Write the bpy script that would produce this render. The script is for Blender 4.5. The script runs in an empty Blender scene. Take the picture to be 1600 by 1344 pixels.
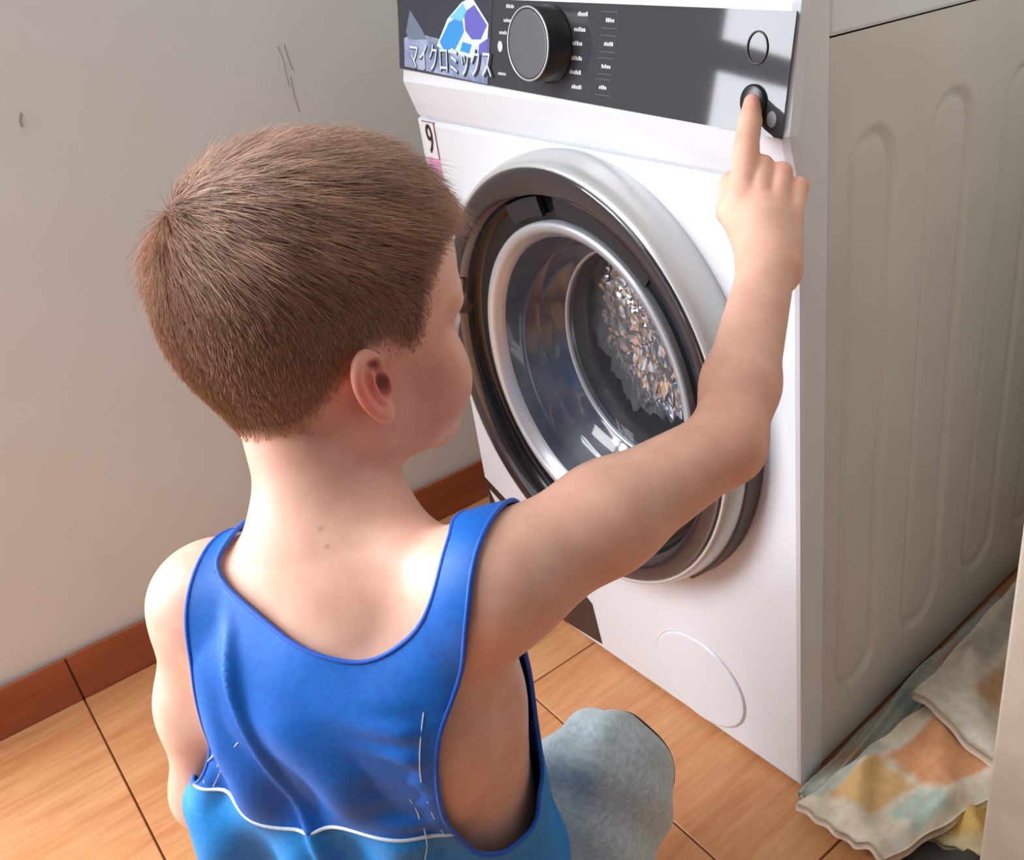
import bpy, bmesh, math, random
from mathutils import Vector, Matrix
import numpy as np
PI=math.pi
SC=bpy.context.scene;COL=SC.collection
# ---------------- camera, light, exposure ----------------
cam=bpy.data.cameras.new('camera');co=bpy.data.objects.new('camera',cam);COL.objects.link(co)
co.matrix_world=Matrix(((0.704552,-0.289198,0.648052,1.090394),(0.706149,0.376339,-0.599769,-0.630654),(-0.070435,0.880189,0.469367,0.974509),(0.000000,0.000000,0.000000,1.000000)))
cam.sensor_fit='HORIZONTAL';cam.sensor_width=36;cam.lens=33.7222;cam.shift_x=-0.14565;cam.shift_y=-0.03597
cam.clip_start=.02;SC.camera=co
SC.view_settings.view_transform='Standard';SC.view_settings.look='None';SC.view_settings.gamma=1;SC.view_settings.use_curve_mapping=False
SC.view_settings.exposure=0.50
wd=bpy.data.worlds.new('world');SC.world=wd;wd.use_nodes=True
bg=wd.node_tree.nodes['Background'];bg.inputs[0].default_value=(.80,.87,1,1);bg.inputs[1].default_value=0.9
def area(name,loc,target,w,h,power,col):
    l=bpy.data.lights.new(name,'AREA');l.shape='RECTANGLE';l.size=w;l.size_y=h;l.energy=power;l.color=col
    o=bpy.data.objects.new(name,l);COL.objects.link(o);o.location=loc
    o.rotation_euler=(Vector(target)-Vector(loc)).to_track_quat('-Z','Y').to_euler();return o
area('daylight_through_doorway',(-.75,-1.75,1.45),(.55,-.30,.65),1.2,1.7,78,(.93,.965,1))
area('ceiling_bounce',(.25,-1.45,2.45),(.35,-.3,.5),1.2,1.2,24,(.97,.985,1))

# ---------------- helpers ----------------
def lin(c):
    c=[x/255 for x in c];return tuple((x/12.92 if x<=.04045 else ((x+.055)/1.055)**2.4) for x in c)+(1,)
class Mt:
    """small node-material builder"""
    def __init__(s,name,col=(200,200,200),rough=.5,**k):
        s.m=bpy.data.materials.new(name);s.m.use_nodes=True;s.nt=s.m.node_tree;s.b=s.nt.nodes['Principled BSDF']
        s.b.inputs['Base Color'].default_value=lin(col);s.b.inputs['Roughness'].default_value=rough
        for a,v in k.items(): s.b.inputs[a.replace('_',' ')].default_value=v
    def n(s,t,**k):
        o=s.nt.nodes.new(t)
        for a,v in k.items():
            if a in o.inputs.keys(): o.inputs[a].default_value=v
            else: setattr(o,a,v)
        return o
    def l(s,a,b): s.nt.links.new(a,b)
    def co(s,kind='Object',scale=(1,1,1),rot=(0,0,0)):
        t=s.n('ShaderNodeTexCoord');m=s.n('ShaderNodeMapping');m.inputs['Scale'].default_value=scale;m.inputs['Rotation'].default_value=rot
        s.l(t.outputs[kind],m.inputs[0]);return m.outputs[0]
    def noise(s,vec,scale,detail=4,rough=.55):
        o=s.n('ShaderNodeTexNoise');o.inputs['Scale'].default_value=scale;o.inputs['Detail'].default_value=detail;o.inputs['Roughness'].default_value=rough
        if vec is not None:s.l(vec,o.inputs['Vector'])
        return o.outputs[0]
    def ramp(s,f,stops):
        r=s.n('ShaderNodeValToRGB');e=r.color_ramp.elements
        while len(e)<len(stops): e.new(.5)
        for q,(p,c) in zip(e,stops): q.position=p;q.color=lin(c)
        s.l(f,r.inputs[0]);return r.outputs[0]
    def mix(s,f,a,b,mode='MIX'):
        o=s.n('ShaderNodeMix',data_type='RGBA',blend_type=mode)
        for x,i in ((f,0),(a,6),(b,7)):
            if hasattr(x,'links'): s.l(x,o.inputs[i])
            else: o.inputs[i].default_value=x
        return o.outputs[2]
    def base(s,x): s.l(x,s.b.inputs['Base Color'])
    def bump(s,h,st=.3,dist=.001):
        o=s.n('ShaderNodeBump');o.inputs['Strength'].default_value=st;o.inputs['Distance'].default_value=dist
        s.l(h,o.inputs['Height']);s.l(o.outputs[0],s.b.inputs['Normal'])
def link(o,parent=None):
    COL.objects.link(o)
    if parent is not None:o.parent=parent
    return o
def mesh(name,V,F,mat,parent=None,smooth=False):
    me=bpy.data.meshes.new(name)
    V=np.asarray(V,float)
    if isinstance(F,np.ndarray):
        n,k=F.shape;me.vertices.add(len(V));me.vertices.foreach_set('co',V.ravel())
        me.loops.add(n*k);me.loops.foreach_set('vertex_index',F.ravel().astype(np.int32))
        me.polygons.add(n);me.polygons.foreach_set('loop_start',np.arange(0,n*k,k,dtype=np.int32));me.polygons.foreach_set('loop_total',np.full(n,k,np.int32))
        me.update(calc_edges=True)
    else:
        me.from_pydata([tuple(v) for v in V],[],F);me.update()
    if smooth: me.polygons.foreach_set('use_smooth',[True]*len(me.polygons))
    if mat is not None:me.materials.append(mat.m if isinstance(mat,Mt) else mat)
    return link(bpy.data.objects.new(name,me),parent)
def bmo(name,bm,mat,parent=None,smooth=False):
    me=bpy.data.meshes.new(name);bmesh.ops.recalc_face_normals(bm,faces=bm.faces);bm.to_mesh(me);bm.free()
    if smooth: me.polygons.foreach_set('use_smooth',[True]*len(me.polygons))
    me.materials.append(mat.m);return link(bpy.data.objects.new(name,me),parent)
def bbox(bm,lo,hi,bev=0,seg=2):
    r=bmesh.ops.create_cube(bm,size=1);vs=r['verts']
    for v in vs: v.co=Vector([lo[i]+(hi[i]-lo[i])*(v.co[i]+.5) for i in range(3)])
    if bev:
        es=list({e for v in vs for e in v.link_edges});bmesh.ops.bevel(bm,geom=es,offset=bev,segments=seg,profile=.5,affect='EDGES')
def box(name,lo,hi,mat,parent=None,bev=.002,seg=2):
    bm=bmesh.new();bbox(bm,lo,hi,bev,seg);return bmo(name,bm,mat,parent)
def tag(o,label,cat,group=None):
    o['label']=label;o['category']=cat
    if group:o['group']=group
    return o
def struct(o):
    o['kind']='structure';return o
def tube(P,r,n=8,closed=False):
    P=np.asarray(P,float);N=len(P);V=[];F=[];up=None
    for i in range(N):
        a=P[(i+1)%N] if (closed or i<N-1) else P[i];b=P[(i-1)%N] if (closed or i>0) else P[i]
        t=a-b;t=t/max(np.linalg.norm(t),1e-9)
        if up is None: up=np.cross(t,(0,0,1) if abs(t[2])<.9 else (1,0,0))
        up=up-t*(up@t);up=up/max(np.linalg.norm(up),1e-9);w=np.cross(t,up);ri=r[i] if hasattr(r,'__len__') else r
        for k in range(n):
            c=2*PI*k/n;V.append(P[i]+ri*(math.cos(c)*up+math.sin(c)*w))
    for i in range(N if closed else N-1):
        j=(i+1)%N
        for k in range(n): F.append((i*n+k,i*n+(k+1)%n,j*n+(k+1)%n,j*n+k))
    if not closed: F+= [tuple(range(n))[::-1],tuple((N-1)*n+k for k in range(n))]
    return V,F
def merge(L):
    V=[];F=[]
    for v,f in L:
        o=len(V);V+=list(v);F+=[tuple(i+o for i in q) for q in f]
    return V,F
f32=np.float32
A=lambda *v:np.array(v,float)
# ---------- implicit modelling: smooth unions of tapered limbs and ellipsoids ----------
class Prim:
    def __init__(s,kind,k,**q):
        s.kind=kind;s.k=k;s.sub=q.pop('sub',False);s.__dict__.update(q)
        if kind=='cone':
            s.c=(s.a+s.b)/2;s.R=np.linalg.norm(s.a-s.b)/2+max(s.r1,s.r2)
        else: s.c=s.a;s.R=max(s.r)
    def d(s,p):
        if s.kind=='cone':
            ba=s.b-s.a;l2=float(ba@ba);pa=p-s.a.astype(f32)
            h=np.clip(pa@(ba/l2).astype(f32),0,1)
            q=pa-h[:,None]*ba.astype(f32)
            return np.sqrt((q*q).sum(1))-(s.r1+(s.r2-s.r1)*h)
        q=(p-s.a.astype(f32))@s.M.astype(f32)
        r=np.array(s.r,f32);k0=np.sqrt(((q/r)**2).sum(1));k1=np.sqrt(((q/r**2)**2).sum(1))
        return k0*(k0-1)/np.maximum(k1,1e-6)
def cone(a,b,r1,r2,k=.01,**q):return Prim('cone',k,a=np.array(a,float),b=np.array(b,float),r1=r1,r2=r2,**q)
def ell(a,r,M=np.eye(3),k=.01,**q):return Prim('ell',k,a=np.array(a,float),r=r,M=np.array(M,float),**q)
def evalp(prims,p,c=None,rad=0):
    d=np.full(len(p),.08,f32)
    for q in prims:
        if c is not None and np.linalg.norm(q.c-c)-q.R-rad>max(q.k,.03)+.02: continue
        e=q.d(p)
        if q.sub:
            h=np.clip(.5-.5*(d+e)/q.k,0,1);d=d*(1-h)+(-e)*h+q.k*h*(1-h)
        else:
            h=np.clip(.5+.5*(e-d)/q.k,0,1);d=d*h+e*(1-h)-q.k*h*(1-h)
    return d
def surface(prims,vox,extra=None,lo=None,hi=None):
    """sparse naive surface nets -> verts, quads"""
    if lo is None:
        lo=np.min([q.c-q.R for q in prims if not q.sub],0)-.02;hi=np.max([q.c+q.R for q in prims if not q.sub],0)+.02
    B=12;bs=B*vox;n=np.ceil((hi-lo)/bs).astype(int)
    F=(lambda P,c,r:evalp(prims,P,c,r)) if extra is None else (lambda P,c,r:extra(evalp(prims,P,c,r),P))
    I=np.stack(np.meshgrid(*[np.arange(m) for m in n],indexing='ij'),-1).reshape(-1,3)
    cen=lo+(I+.5)*bs;half=bs*.87
    d=evalp(prims,cen.astype(f32)) if extra is None else extra(evalp(prims,cen.astype(f32)),cen.astype(f32))
    act=I[np.abs(d)<half*1.35+.006]
    g=np.stack(np.meshgrid(*[np.arange(B+1)]*3,indexing='ij'),-1).reshape(-1,3)
    D=n*B+4;key=lambda a:(a[:,0].astype(np.int64)*D[1]+a[:,1])*D[2]+a[:,2]
    VK=[];VP=[];E=[[],[],[]]
    off=np.array([[x,y,z] for x in (0,1) for y in (0,1) for z in (0,1)])
    edges=[(i,j,ax) for i in range(8) for ax in range(3) for j in range(8) if off[j][ax]==1 and off[i][ax]==0 and all(off[i][m]==off[j][m] for m in range(3) if m!=ax)]
    for b in act:
        base=b*B;P=lo+(base+g)*vox;c=lo+(b+.5)*bs
        v=F(P.astype(f32),c,half).reshape(B+1,B+1,B+1)
        s=v<0
        if s.all() or not s.any(): continue
        cs=[v[o[0]:B+o[0],o[1]:B+o[1],o[2]:B+o[2]] for o in off]
        ins=sum((q<0).astype(int) for q in cs)
        idx=np.argwhere((ins>0)&(ins<8))
        if len(idx)==0: continue
        vals=np.stack([q[tuple(idx.T)] for q in cs],1)
        acc=np.zeros((len(idx),3));cnt=np.zeros(len(idx))
        for i,j,ax in edges:
            m=(vals[:,i]<0)!=(vals[:,j]<0)
            t=np.where(m,vals[:,i]/np.where(m,vals[:,i]-vals[:,j],1),0)
            q=off[i][None,:].astype(float).repeat(len(idx),0);q[:,ax]+=t
            acc+=q*m[:,None];cnt+=m
        VP.append(lo+(base+idx+acc/cnt[:,None])*vox);VK.append(key(base+idx+1))
        for ax in range(3):
            sl=[slice(0,B)]*3;s2=[slice(0,B)]*3;s2[ax]=slice(1,B+1)
            a=s[tuple(sl)];bb=s[tuple(s2)];w=np.argwhere(a!=bb)
            if len(w):E[ax].append(np.c_[base+w+1,a[tuple(w.T)]])
    VK=np.concatenate(VK);VP=np.concatenate(VP);o=np.argsort(VK);VK=VK[o];VP=VP[o]
    Q=[]
    for ax in range(3):
        e=np.concatenate(E[ax]);u,w=[m for m in range(3) if m!=ax]
        ks=[]
        for du,dw in ((0,0),(-1,0),(-1,-1),(0,-1)):
            c=e[:,:3].copy();c[:,u]+=du;c[:,w]+=dw;ks.append(key(c))
        ks=np.stack(ks,1);ii=np.searchsorted(VK,ks);ii=np.minimum(ii,len(VK)-1)
        ok=(VK[ii]==ks).all(1);ii=ii[ok];flip=e[ok,3].astype(bool)
        if ax==1: flip=~flip
        ii[~flip]=ii[~flip][:,::-1]
        Q.append(ii)
    return VP,np.concatenate(Q)
def clip(V,T,g):
    """keep g>0 part of a triangle mesh, cutting triangles exactly; returns V,T,g-border edges"""
    V=list(map(tuple,V));g=np.asarray(g);s=g>0
    ns=s[T].sum(1);keep=T[ns==3].tolist();bord=[];cache={}
    def mid(i,j):
        kk=(min(i,j),max(i,j))
        if kk not in cache:
            t=g[i]/(g[i]-g[j]);cache[kk]=len(V);V.append(tuple(np.array(V[i])*(1-t)+np.array(V[j])*t))
        return cache[kk]
    for t in T[(ns==1)|(ns==2)]:
        t=[int(x) for x in t]
        for r in range(3):
            a,b,c=t[r],t[(r+1)%3],t[(r+2)%3]
            if s[a] and not s[b] and not s[c]:
                m,n=mid(a,b),mid(a,c);keep.append([a,m,n]);bord.append((m,n))
            if not s[a] and s[b] and s[c]:
                m,n=mid(a,b),mid(a,c);keep+= [[m,b,c],[m,c,n]];bord.append((n,m))
    V=np.array(V);T=np.array(keep);u=np.unique(T);mp=-np.ones(len(V),int);mp[u]=np.arange(len(u))
    return V[u],mp[T],[(mp[a],mp[b]) for a,b in bord]
def tri(Q):return np.concatenate([Q[:,[0,1,2]],Q[:,[0,2,3]]])
def smooth(V,Q,n=2,lam=.5):
    e=np.concatenate([Q[:,[i,(i+1)%Q.shape[1]]] for i in range(Q.shape[1])]);e=np.concatenate([e,e[:,::-1]])
    for it in range(n):
        s=np.stack([np.bincount(e[:,0],V[e[:,1],c],len(V)) for c in range(3)],1);m=np.bincount(e[:,0],minlength=len(V))
        V=V*(1-lam)+lam*s/np.maximum(m,1)[:,None]
    return V
def vnorm(V,Q):
    n=np.cross(V[Q[:,2]]-V[Q[:,0]],V[Q[:,-1]]-V[Q[:,1]]) if Q.shape[1]==4 else np.cross(V[Q[:,1]]-V[Q[:,0]],V[Q[:,2]]-V[Q[:,0]])
    s=sum(np.stack([np.bincount(Q[:,i],n[:,c],len(V)) for c in range(3)],1) for i in range(Q.shape[1]))
    return s/np.maximum(np.linalg.norm(s,axis=1,keepdims=True),1e-12)
def poly_sd(P,pts):
    """signed distance to closed 2-D polygon, + inside"""
    P=np.asarray(P,float);n=len(P);d=np.full(len(pts),1e9);c=np.zeros(len(pts),bool)
    for i in range(n):
        a,b=P[i],P[(i+1)%n];ba=b-a;pa=pts-a
        h=np.clip(pa@ba/max(ba@ba,1e-12),0,1);q=pa-h[:,None]*ba;d=np.minimum(d,(q*q).sum(1))
        m=(a[1]>pts[:,1])!=(b[1]>pts[:,1])
        with np.errstate(divide='ignore',invalid='ignore'):
            xx=(b[0]-a[0])*(pts[:,1]-a[1])/(b[1]-a[1])+a[0]
        c^=m&(pts[:,0]<xx)
    return np.sqrt(d)*np.where(c,1,-1)
def crom(P,n=8,closed=False):
    P=np.asarray(P,float);out=[];N=len(P)
    for i in range(N if closed else N-1):
        p0,p1,p2,p3=(P[(i-1)%N],P[i],P[(i+1)%N],P[(i+2)%N]) if closed else (P[max(i-1,0)],P[i],P[i+1],P[min(i+2,N-1)])
        for t in np.linspace(0,1,n,endpoint=False):
            out.append(.5*(2*p1+(p2-p0)*t+(2*p0-5*p1+4*p2-p3)*t*t+(3*p1-3*p2+p3-p0)*t**3))
    if not closed: out.append(P[-1])
    return np.array(out)
# ---------- skeleton of the crouching boy (metres, world space) ----------
def basis(yaw,pitch,roll=0):
    """columns right, forward, up"""
    f=A(math.cos(yaw)*math.cos(pitch),math.sin(yaw)*math.cos(pitch),math.sin(pitch))
    r=np.cross(f,A(0,0,1));r/=np.linalg.norm(r);u=np.cross(r,f)
    c,s=math.cos(roll),math.sin(roll)
    return np.stack([r*c+u*s,f,u*c-r*s],1)
R_=math.radians
HC=A(0.5480,-0.4098,0.7805);HB=basis(R_(88),R_(-6),R_(0))
H=lambda x,y,z:HC+HB@A(x,y,z if z>-.03 else -.03+(z+.03)*1.30)
LS=A(0.5301,-0.5129,0.5883);RS=A(0.6961,-0.4059,0.6237);TC=(LS+RS)/2
tx=RS-LS;tx[2]*=.5;tx/=np.linalg.norm(tx);TYAW=math.atan2(tx[1],tx[0])+math.pi/2
TB=basis(TYAW,R_(-2),0)
T=lambda s,d,h:TC+TB@A(s,d,h)
def make_head():
    q=[]
    q.append(ell(H(0,.0,-.002),(.0705,.080,.079),HB,k=.02))
    q.append(ell(H(0,-.024,-.012),(.065,.054,.064),HB,k=.02))
    q.append(ell(H(0,.040,.006),(.060,.046,.060),HB,k=.03))
    q.append(ell(H(0,.034,-.058),(.052,.050,.050),HB,k=.03))
    for s in (-1,1):
        q.append(ell(H(s*.036,.054,-.062),(.028,.027,.030),HB,k=.02))
        q.append(cone(H(s*.050,.010,-.066),H(s*.014,.066,-.094),.016,.015,k=.025))
        q.append(cone(H(s*.010,.086,-.018),H(s*.044,.070,-.018),.007,.0065,k=.014))
    q.append(ell(H(0,.071,-.094),(.018,.016,.014),HB,k=.015))
    for s in (-1,1): q.append(ell(H(s*.030,.0900,-.035),(.016,.009,.010),HB,k=.012,sub=True))
    q.append(cone(H(0,.083,-.024),H(0,.0925,-.047),.0050,.0075,k=.012))
    for s in (-1,1): q.append(ell(H(s*.009,.085,-.049),(.006,.008,.005),HB,k=.006))
    for s in (-1,1):
        q.append(cone(H(s*.016,.082,-.0655),H(s*.003,.0885,-.064),.0028,.0042,k=.004))
        q.append(cone(H(s*.016,.082,-.0675),H(0,.0865,-.0725),.0028,.0052,k=.004))
    # ears: shell, rim, inner fold, lobe
    for s in (-1,1):
        eb=basis(R_(83),R_(-6)) if s>0 else HB
        out=HB@A(s*.80,-.60,.0);back=HB@A(-s*.42*-1 if s<0 else .42,0,0)  # placeholder axes below
        o=HB@A(s*.60,-.80,0.);up=HB@A(0,-.17,.985);n=np.cross(o,up);n/=np.linalg.norm(n)
        E0=HC+HB@A(s*.068,.007,-.047);ES=.80
        e=lambda u,v,w=0,E0=E0,o=o,up=up,n=n,s=s:E0+(o*u+up*v+n*(-s*w))*.80
        M=np.stack([o,up,n],1)
        q.append(ell(e(.012,.001,.0),(.0132,.020,.0028),M,k=.006))
        rim=crom([e(.003,.012,.003),e(.006,.021,.003),e(.016,.0265,.002),e(.0265,.021,.001),e(.030,.008,.0),e(.0265,-.007,.0),e(.018,-.0195,.001),e(.009,-.0265,.002)],4)
        for i in range(len(rim)-1): q.append(cone(rim[i],rim[i+1],.0030,.0030,k=.002))
        q.append(ell(e(.008,-.0225,.001),(.006,.006,.0036),M,k=.006))
        ah=crom([e(.012,.016,.003),e(.019,.008,.004),e(.018,-.004,.004),e(.011,-.013,.004)],4)
        for i in range(len(ah)-1): q.append(cone(ah[i],ah[i+1],.0019,.0019,k=.002))
        q.append(cone(e(.0015,.002,.004),e(.0025,-.007,.005),.0034,.003,k=.004))
        q.append(ell(e(.0085,-.001,.006),(.0050,.0072,.0062),M,k=.0015,sub=True))
        q.append(ell(e(.0125,.0175,.006),(.0038,.0026,.0045),M,k=.0015,sub=True))
        q.append(ell(e(.022,.008,.0055),(.0020,.0085,.0035),M,k=.0015,sub=True))
    return q
NB=A(0.5886,-0.4543,0.6356)   # base of the neck
def make_torso():
    q=[]
    q.append(cone(HC+HB@A(0,-.016,-.050),NB+TB@A(0,.012,-.01),.039,.041,k=.014))
    q.append(cone(NB+TB@A(0,.012,-.01),T(0,.004,-.06),.041,.060,k=.03))
    q.append(ell(T(0,.006,-.085),(.098,.062,.110),TB,k=.03))
    q.append(ell(T(0,.010,-.20),(.090,.066,.11),TB,k=.04))
    q.append(ell(T(0,-.008,-.34),(.098,.084,.085),TB,k=.04))
    for s,S in ((-1,LS),(1,RS)):
        q.append(cone(NB+TB@A(s*.02,.004,-.012),S+TB@A(-s*.022,0,-.001),.028,.027,k=.03))
        q.append(ell(T(s*.055,-.036,-.075),(.034,.018,.050),TB,k=.03))
    q.append(cone(T(0,-.062,-.02),T(0,-.058,-.25),.004,.004,k=.02,sub=True))
    return q
EL=A(0.7252,-0.2380,0.6489);WR=A(0.6510,-0.1041,0.7158)
def make_right_arm():
    q=[]
    q.append(cone(T(.062,.0,-.03),RS,.036,.036,k=.02))
    m=(RS*.55+EL*.45)
    q.append(cone(RS,m,.0350,.0325,k=.02));q.append(cone(m,EL,.0325,.0245,k=.015))
    f=EL*.70+WR*.30
    q.append(cone(EL,f,.0245,.0258,k=.012));q.append(cone(f,WR,.0258,.0210,k=.012))
    return q
def finger(js,rs,k=.0025,k0=.006):
    return [cone(js[i],js[i+1],rs[i],rs[i+1],k=k0 if i==0 else k) for i in range(len(js)-1)]
def make_right_hand():
    q=[]
    mcp=[A(0.6032,-0.0764,0.7533),A(0.6169,-0.0710,0.7541),A(0.6288,-0.0645,0.7502),A(0.6394,-0.0598,0.7415)]
    for i,m in enumerate(mcp):
        w=WR+(mcp[i]-mcp[1])*.35
        q.append(cone(w,m+(w-m)*.06,.0165,[.0112,.0100,.0098,.0094][i],k=.007))
    q.append(cone(WR,(mcp[1]+WR)/2,.021,.020,k=.012))
    pip=[A(0.5840,-0.0482,0.7817),A(0.5976,-0.0442,0.7682),A(0.6108,-0.0371,0.7632),A(0.6263,-0.0349,0.7530)]
    q+=finger([mcp[0],pip[0],A(0.5700,-0.0263,0.7971),A(0.5621,-0.0134,0.8087)],[.0112,.0104,.0096,.0076])
    q+=finger([mcp[1],pip[1],A(0.5899,-0.0338,0.7514),A(0.5989,-0.0467,0.7417)],[.0094,.0092,.0082,.0076],k=.0015,k0=.0018)
    q+=finger([mcp[2],pip[2],A(0.6029,-0.0285,0.7467),A(0.6111,-0.0414,0.7381)],[.0092,.0089,.0080,.0074],k=.0015,k0=.0018)
    q+=finger([mcp[3],pip[3],A(0.6183,-0.0280,0.7389),A(0.6246,-0.0395,0.7324)],[.0088,.0084,.0074,.0068],k=.0015,k0=.0018)
    q+=[cone(A(0.6301,-0.0924,0.7254),A(0.5970,-0.0837,0.7418),.0150,.0118,k=.012),cone(A(0.5970,-0.0837,0.7418),A(0.5787,-0.0614,0.7550),.0110,.0098,k=.004),cone(A(0.5787,-0.0614,0.7550),A(0.5756,-0.0394,0.7577),.0096,.0080,k=.003)]
    return q
LE=A(0.5130,-0.5502,0.4365);LKN=T(-.105,.255,-.255);LW=LKN+A(.0,-.02,.055)
def make_left_arm():
    q=[cone(T(-.062,0,-.03),LS,.036,.036,k=.02)]
    m=(LS*.5+LE*.5)
    q+=[cone(LS,m,.0365,.034,k=.02),cone(m,LE,.034,.0275,k=.02)]
    f=LE*.65+LW*.35
    q+=[cone(LE,f,.0275,.027,k=.015),cone(f,LW,.027,.0195,k=.015)]
    # relaxed hand draped over the left knee
    d=TB@A(0,1,0);s=TB@A(1,0,0);dn=A(0,0,-1)
    for i,o in enumerate((.024,.008,-.008,-.023)):
        a=LW+d*.050+s*o+dn*(-.004);L=(.030,.034,.032,.026)[i]
        q.append(cone(LW+s*o*.5,a,.015,.0105,k=.01))
        b=a+d*L*.85+dn*L*.5;c=b+d*L*.25+dn*L*.75;e=c+dn*L*.55-d*L*.1
        q+=finger([a,b,c,e],[.0100,.0092,.0084,.0072],k=.002,k0=.004)
    q+=[cone(LW+s*.012,LW+d*.022+s*.036+dn*.004,.014,.011,k=.01)]+finger([LW+d*.022+s*.036+dn*.004,LW+d*.046+s*.040+dn*.010,LW+d*.066+s*.034+dn*.020],[.0105,.0095,.0078],k=.003)
    return q
RK=A(0.6397,-0.3213,0.3196)
HIPR=T(.058,-.012,-.375);HIPL=T(-.058,-.012,-.375)
def leg(hip,knee,side):
    fd=TB@A(0,1,0) if side<0 else (lambda v:v/np.linalg.norm(v))(A(knee[0]-hip[0],knee[1]-hip[1],0))
    ank=knee-fd*.075;ank=A(ank[0],ank[1],.058)
    q=[cone(hip,knee,.062,.044,k=.03),ell(knee,(.044,.044,.046),k=.02),cone(knee,knee*.6+ank*.4-fd*.012,.041,.042,k=.02),cone(knee*.6+ank*.4-fd*.012,ank,.042,.026,k=.02)]
    heel=A(ank[0],ank[1],.026)-fd*.018;ball=A(ank[0],ank[1],.020)+fd*.085
    q+=[cone(ank,heel,.026,.022,k=.015),cone(heel,ball,.024,.019,k=.02),cone(A(*ank[:2],.05)+fd*.01,ball,.024,.017,k=.02)]
    rt=np.cross(fd,A(0,0,1))
    for i in range(5):
        o=(i-2)*.0125*(-side);b=ball+rt*o*.9;r=.0095 if i==(0) else .0072
        q.append(cone(b,b+fd*(.032-abs(i-.6)*.004)+rt*o*.15-A(0,0,.009),r+.003,r,k=.004))
    return q,ank,fd
LEGR,ANR,FDR=leg(HIPR,RK,1)
LEGL,ANL,FDL=leg(HIPL,LKN,-1)
HEAD=make_head();TORSO=make_torso();ARMR=make_right_arm();HANDR=make_right_hand();ARML=make_left_arm()
BODY=TORSO+ARMR+HANDR+ARML+LEGR+LEGL+HEAD
def make_tank():
    q=[]
    o=.004
    q.append(ell(T(0,.006,-.085),(.100,.064+o,.110),TB,k=.03))
    q.append(ell(T(.0,.006,-.21),(.105,.075,.12),TB,k=.04))
    q.append(ell(T(.006,-.010,-.35),(.104,.094,.10),TB,k=.04))
    for s,S in ((-1,LS),(1,RS)):
        q.append(cone(NB+TB@A(s*.02,.004,-.012),S+TB@A(-s*.022,0,-.001),.028+o,.027+o,k=.03))
        q.append(cone(T(s*.062,.0,-.03),S,.036+o,.036+o,k=.02))
        q.append(ell(T(s*.055,-.036,-.075),(.036,.018+o,.050),TB,k=.03))
    q.append(ell(T(-.062,-.012,-.17),(.050,.045,.075),TB,k=.03));q.append(ell(T(-.100,-.030,-.150),(.022,.026,.040),TB,k=.03))
    q.append(cone(NB+TB@A(0,.012,-.01),T(0,.004,-.06),.041+o,.060+o,k=.03))
    return q
TANK=make_tank()


# ---------------- materials ----------------
M_wall=Mt('painted_plaster',(205,205,206),.75)
v=M_wall.co();n1=M_wall.noise(v,3,5);n2=M_wall.noise(v,90,4);n3=M_wall.noise(v,9,6,.7)
M_wall.base(M_wall.mix(M_wall.ramp(n3,[(.60,(0,0,0)),(.78,(90,90,90))]),M_wall.ramp(n1,[(.3,(226,232,232)),(.7,(233,239,243))]),lin((212,214,208))))
M_wall.bump(n2,.25,.0012)
M_cream=Mt('cream_wall_paint',(226,219,203),.7);M_cream.bump(M_cream.noise(M_cream.co(),60,4),.3,.001)
M_cream.base(M_cream.ramp(M_cream.noise(M_cream.co(),14,5),[(.35,(214,205,190)),(.6,(228,221,206))]))
M_far=Mt('dark_unseen_wall',(84,88,92),.8)
M_ceil=Mt('ceiling_paint',(190,186,178),.8)
M_tile=Mt('wood_print_tile',(190,130,85),.38)
v=M_tile.co('Object');br=M_tile.n('ShaderNodeTexBrick',offset=.5,squash=1.0);mp=M_tile.n('ShaderNodeMapping');mp.inputs['Rotation'].default_value=(0,0,PI/2)
M_tile.l(v,mp.inputs[0]);M_tile.l(mp.outputs[0],br.inputs['Vector'])
for a,b in (('Scale',1),('Mortar Size',.0006),('Mortar Smooth',1),('Bias',0),('Brick Width',.23),('Row Height',.0572)): br.inputs[a].default_value=b
br.inputs['Color1'].default_value=lin((222,164,116));br.inputs['Color2'].default_value=lin((206,140,90));br.inputs['Mortar'].default_value=lin((186,122,78))
g1=M_tile.noise(M_tile.co('Object',(55,6,1)),1.6,6,.65);g2=M_tile.noise(M_tile.co('Object',(16,3,1)),1.2,4)
gr=M_tile.ramp(g1,[(.34,(178,112,64)),(.50,(214,152,102)),(.68,(236,182,134))])
c=M_tile.mix(.5,br.outputs[0],gr);c=M_tile.mix(.28,c,M_tile.ramp(g2,[(.3,(188,112,62)),(.7,(228,170,118))]))
oi=M_tile.n('ShaderNodeObjectInfo');c=M_tile.mix(M_tile.ramp(oi.outputs['Random'],[(0,(0,0,0)),(1,(60,60,60))]),c,lin((196,116,66)));M_tile.base(c)
M_tile.bump(g1,.12,.0004)
M_grout=Mt('dark_grout',(150,104,72),.9);M_grout.bump(M_grout.noise(M_grout.co(),200,3),.3,.001)
M_skirt=Mt('red_brown_glazed_tile',(160,84,52),.35)
M_skirt.base(M_skirt.ramp(M_skirt.noise(M_skirt.co('Object',(4,2,14)),3,5),[(.35,(148,80,52)),(.65,(170,98,66))]))
M_white=Mt('white_enamel',(226,230,238),.22,Coat_Weight=.3,Coat_Roughness=.08);M_white.bump(M_white.noise(M_white.co(),140,2),.03,.0004)
M_side=Mt('painted_steel_side',(214,211,205),.33);M_side.bump(M_side.noise(M_side.co(),40,2),.05,.0006)
M_side.base(M_side.ramp(M_side.noise(M_side.co(),5,5),[(.3,(207,203,197)),(.7,(217,214,208))]))
M_gap=Mt('dark_gap',(60,56,52),.8)
M_panel=Mt('gloss_black_glass',(62,64,70),.05,Specular_IOR_Level=.42)
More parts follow.
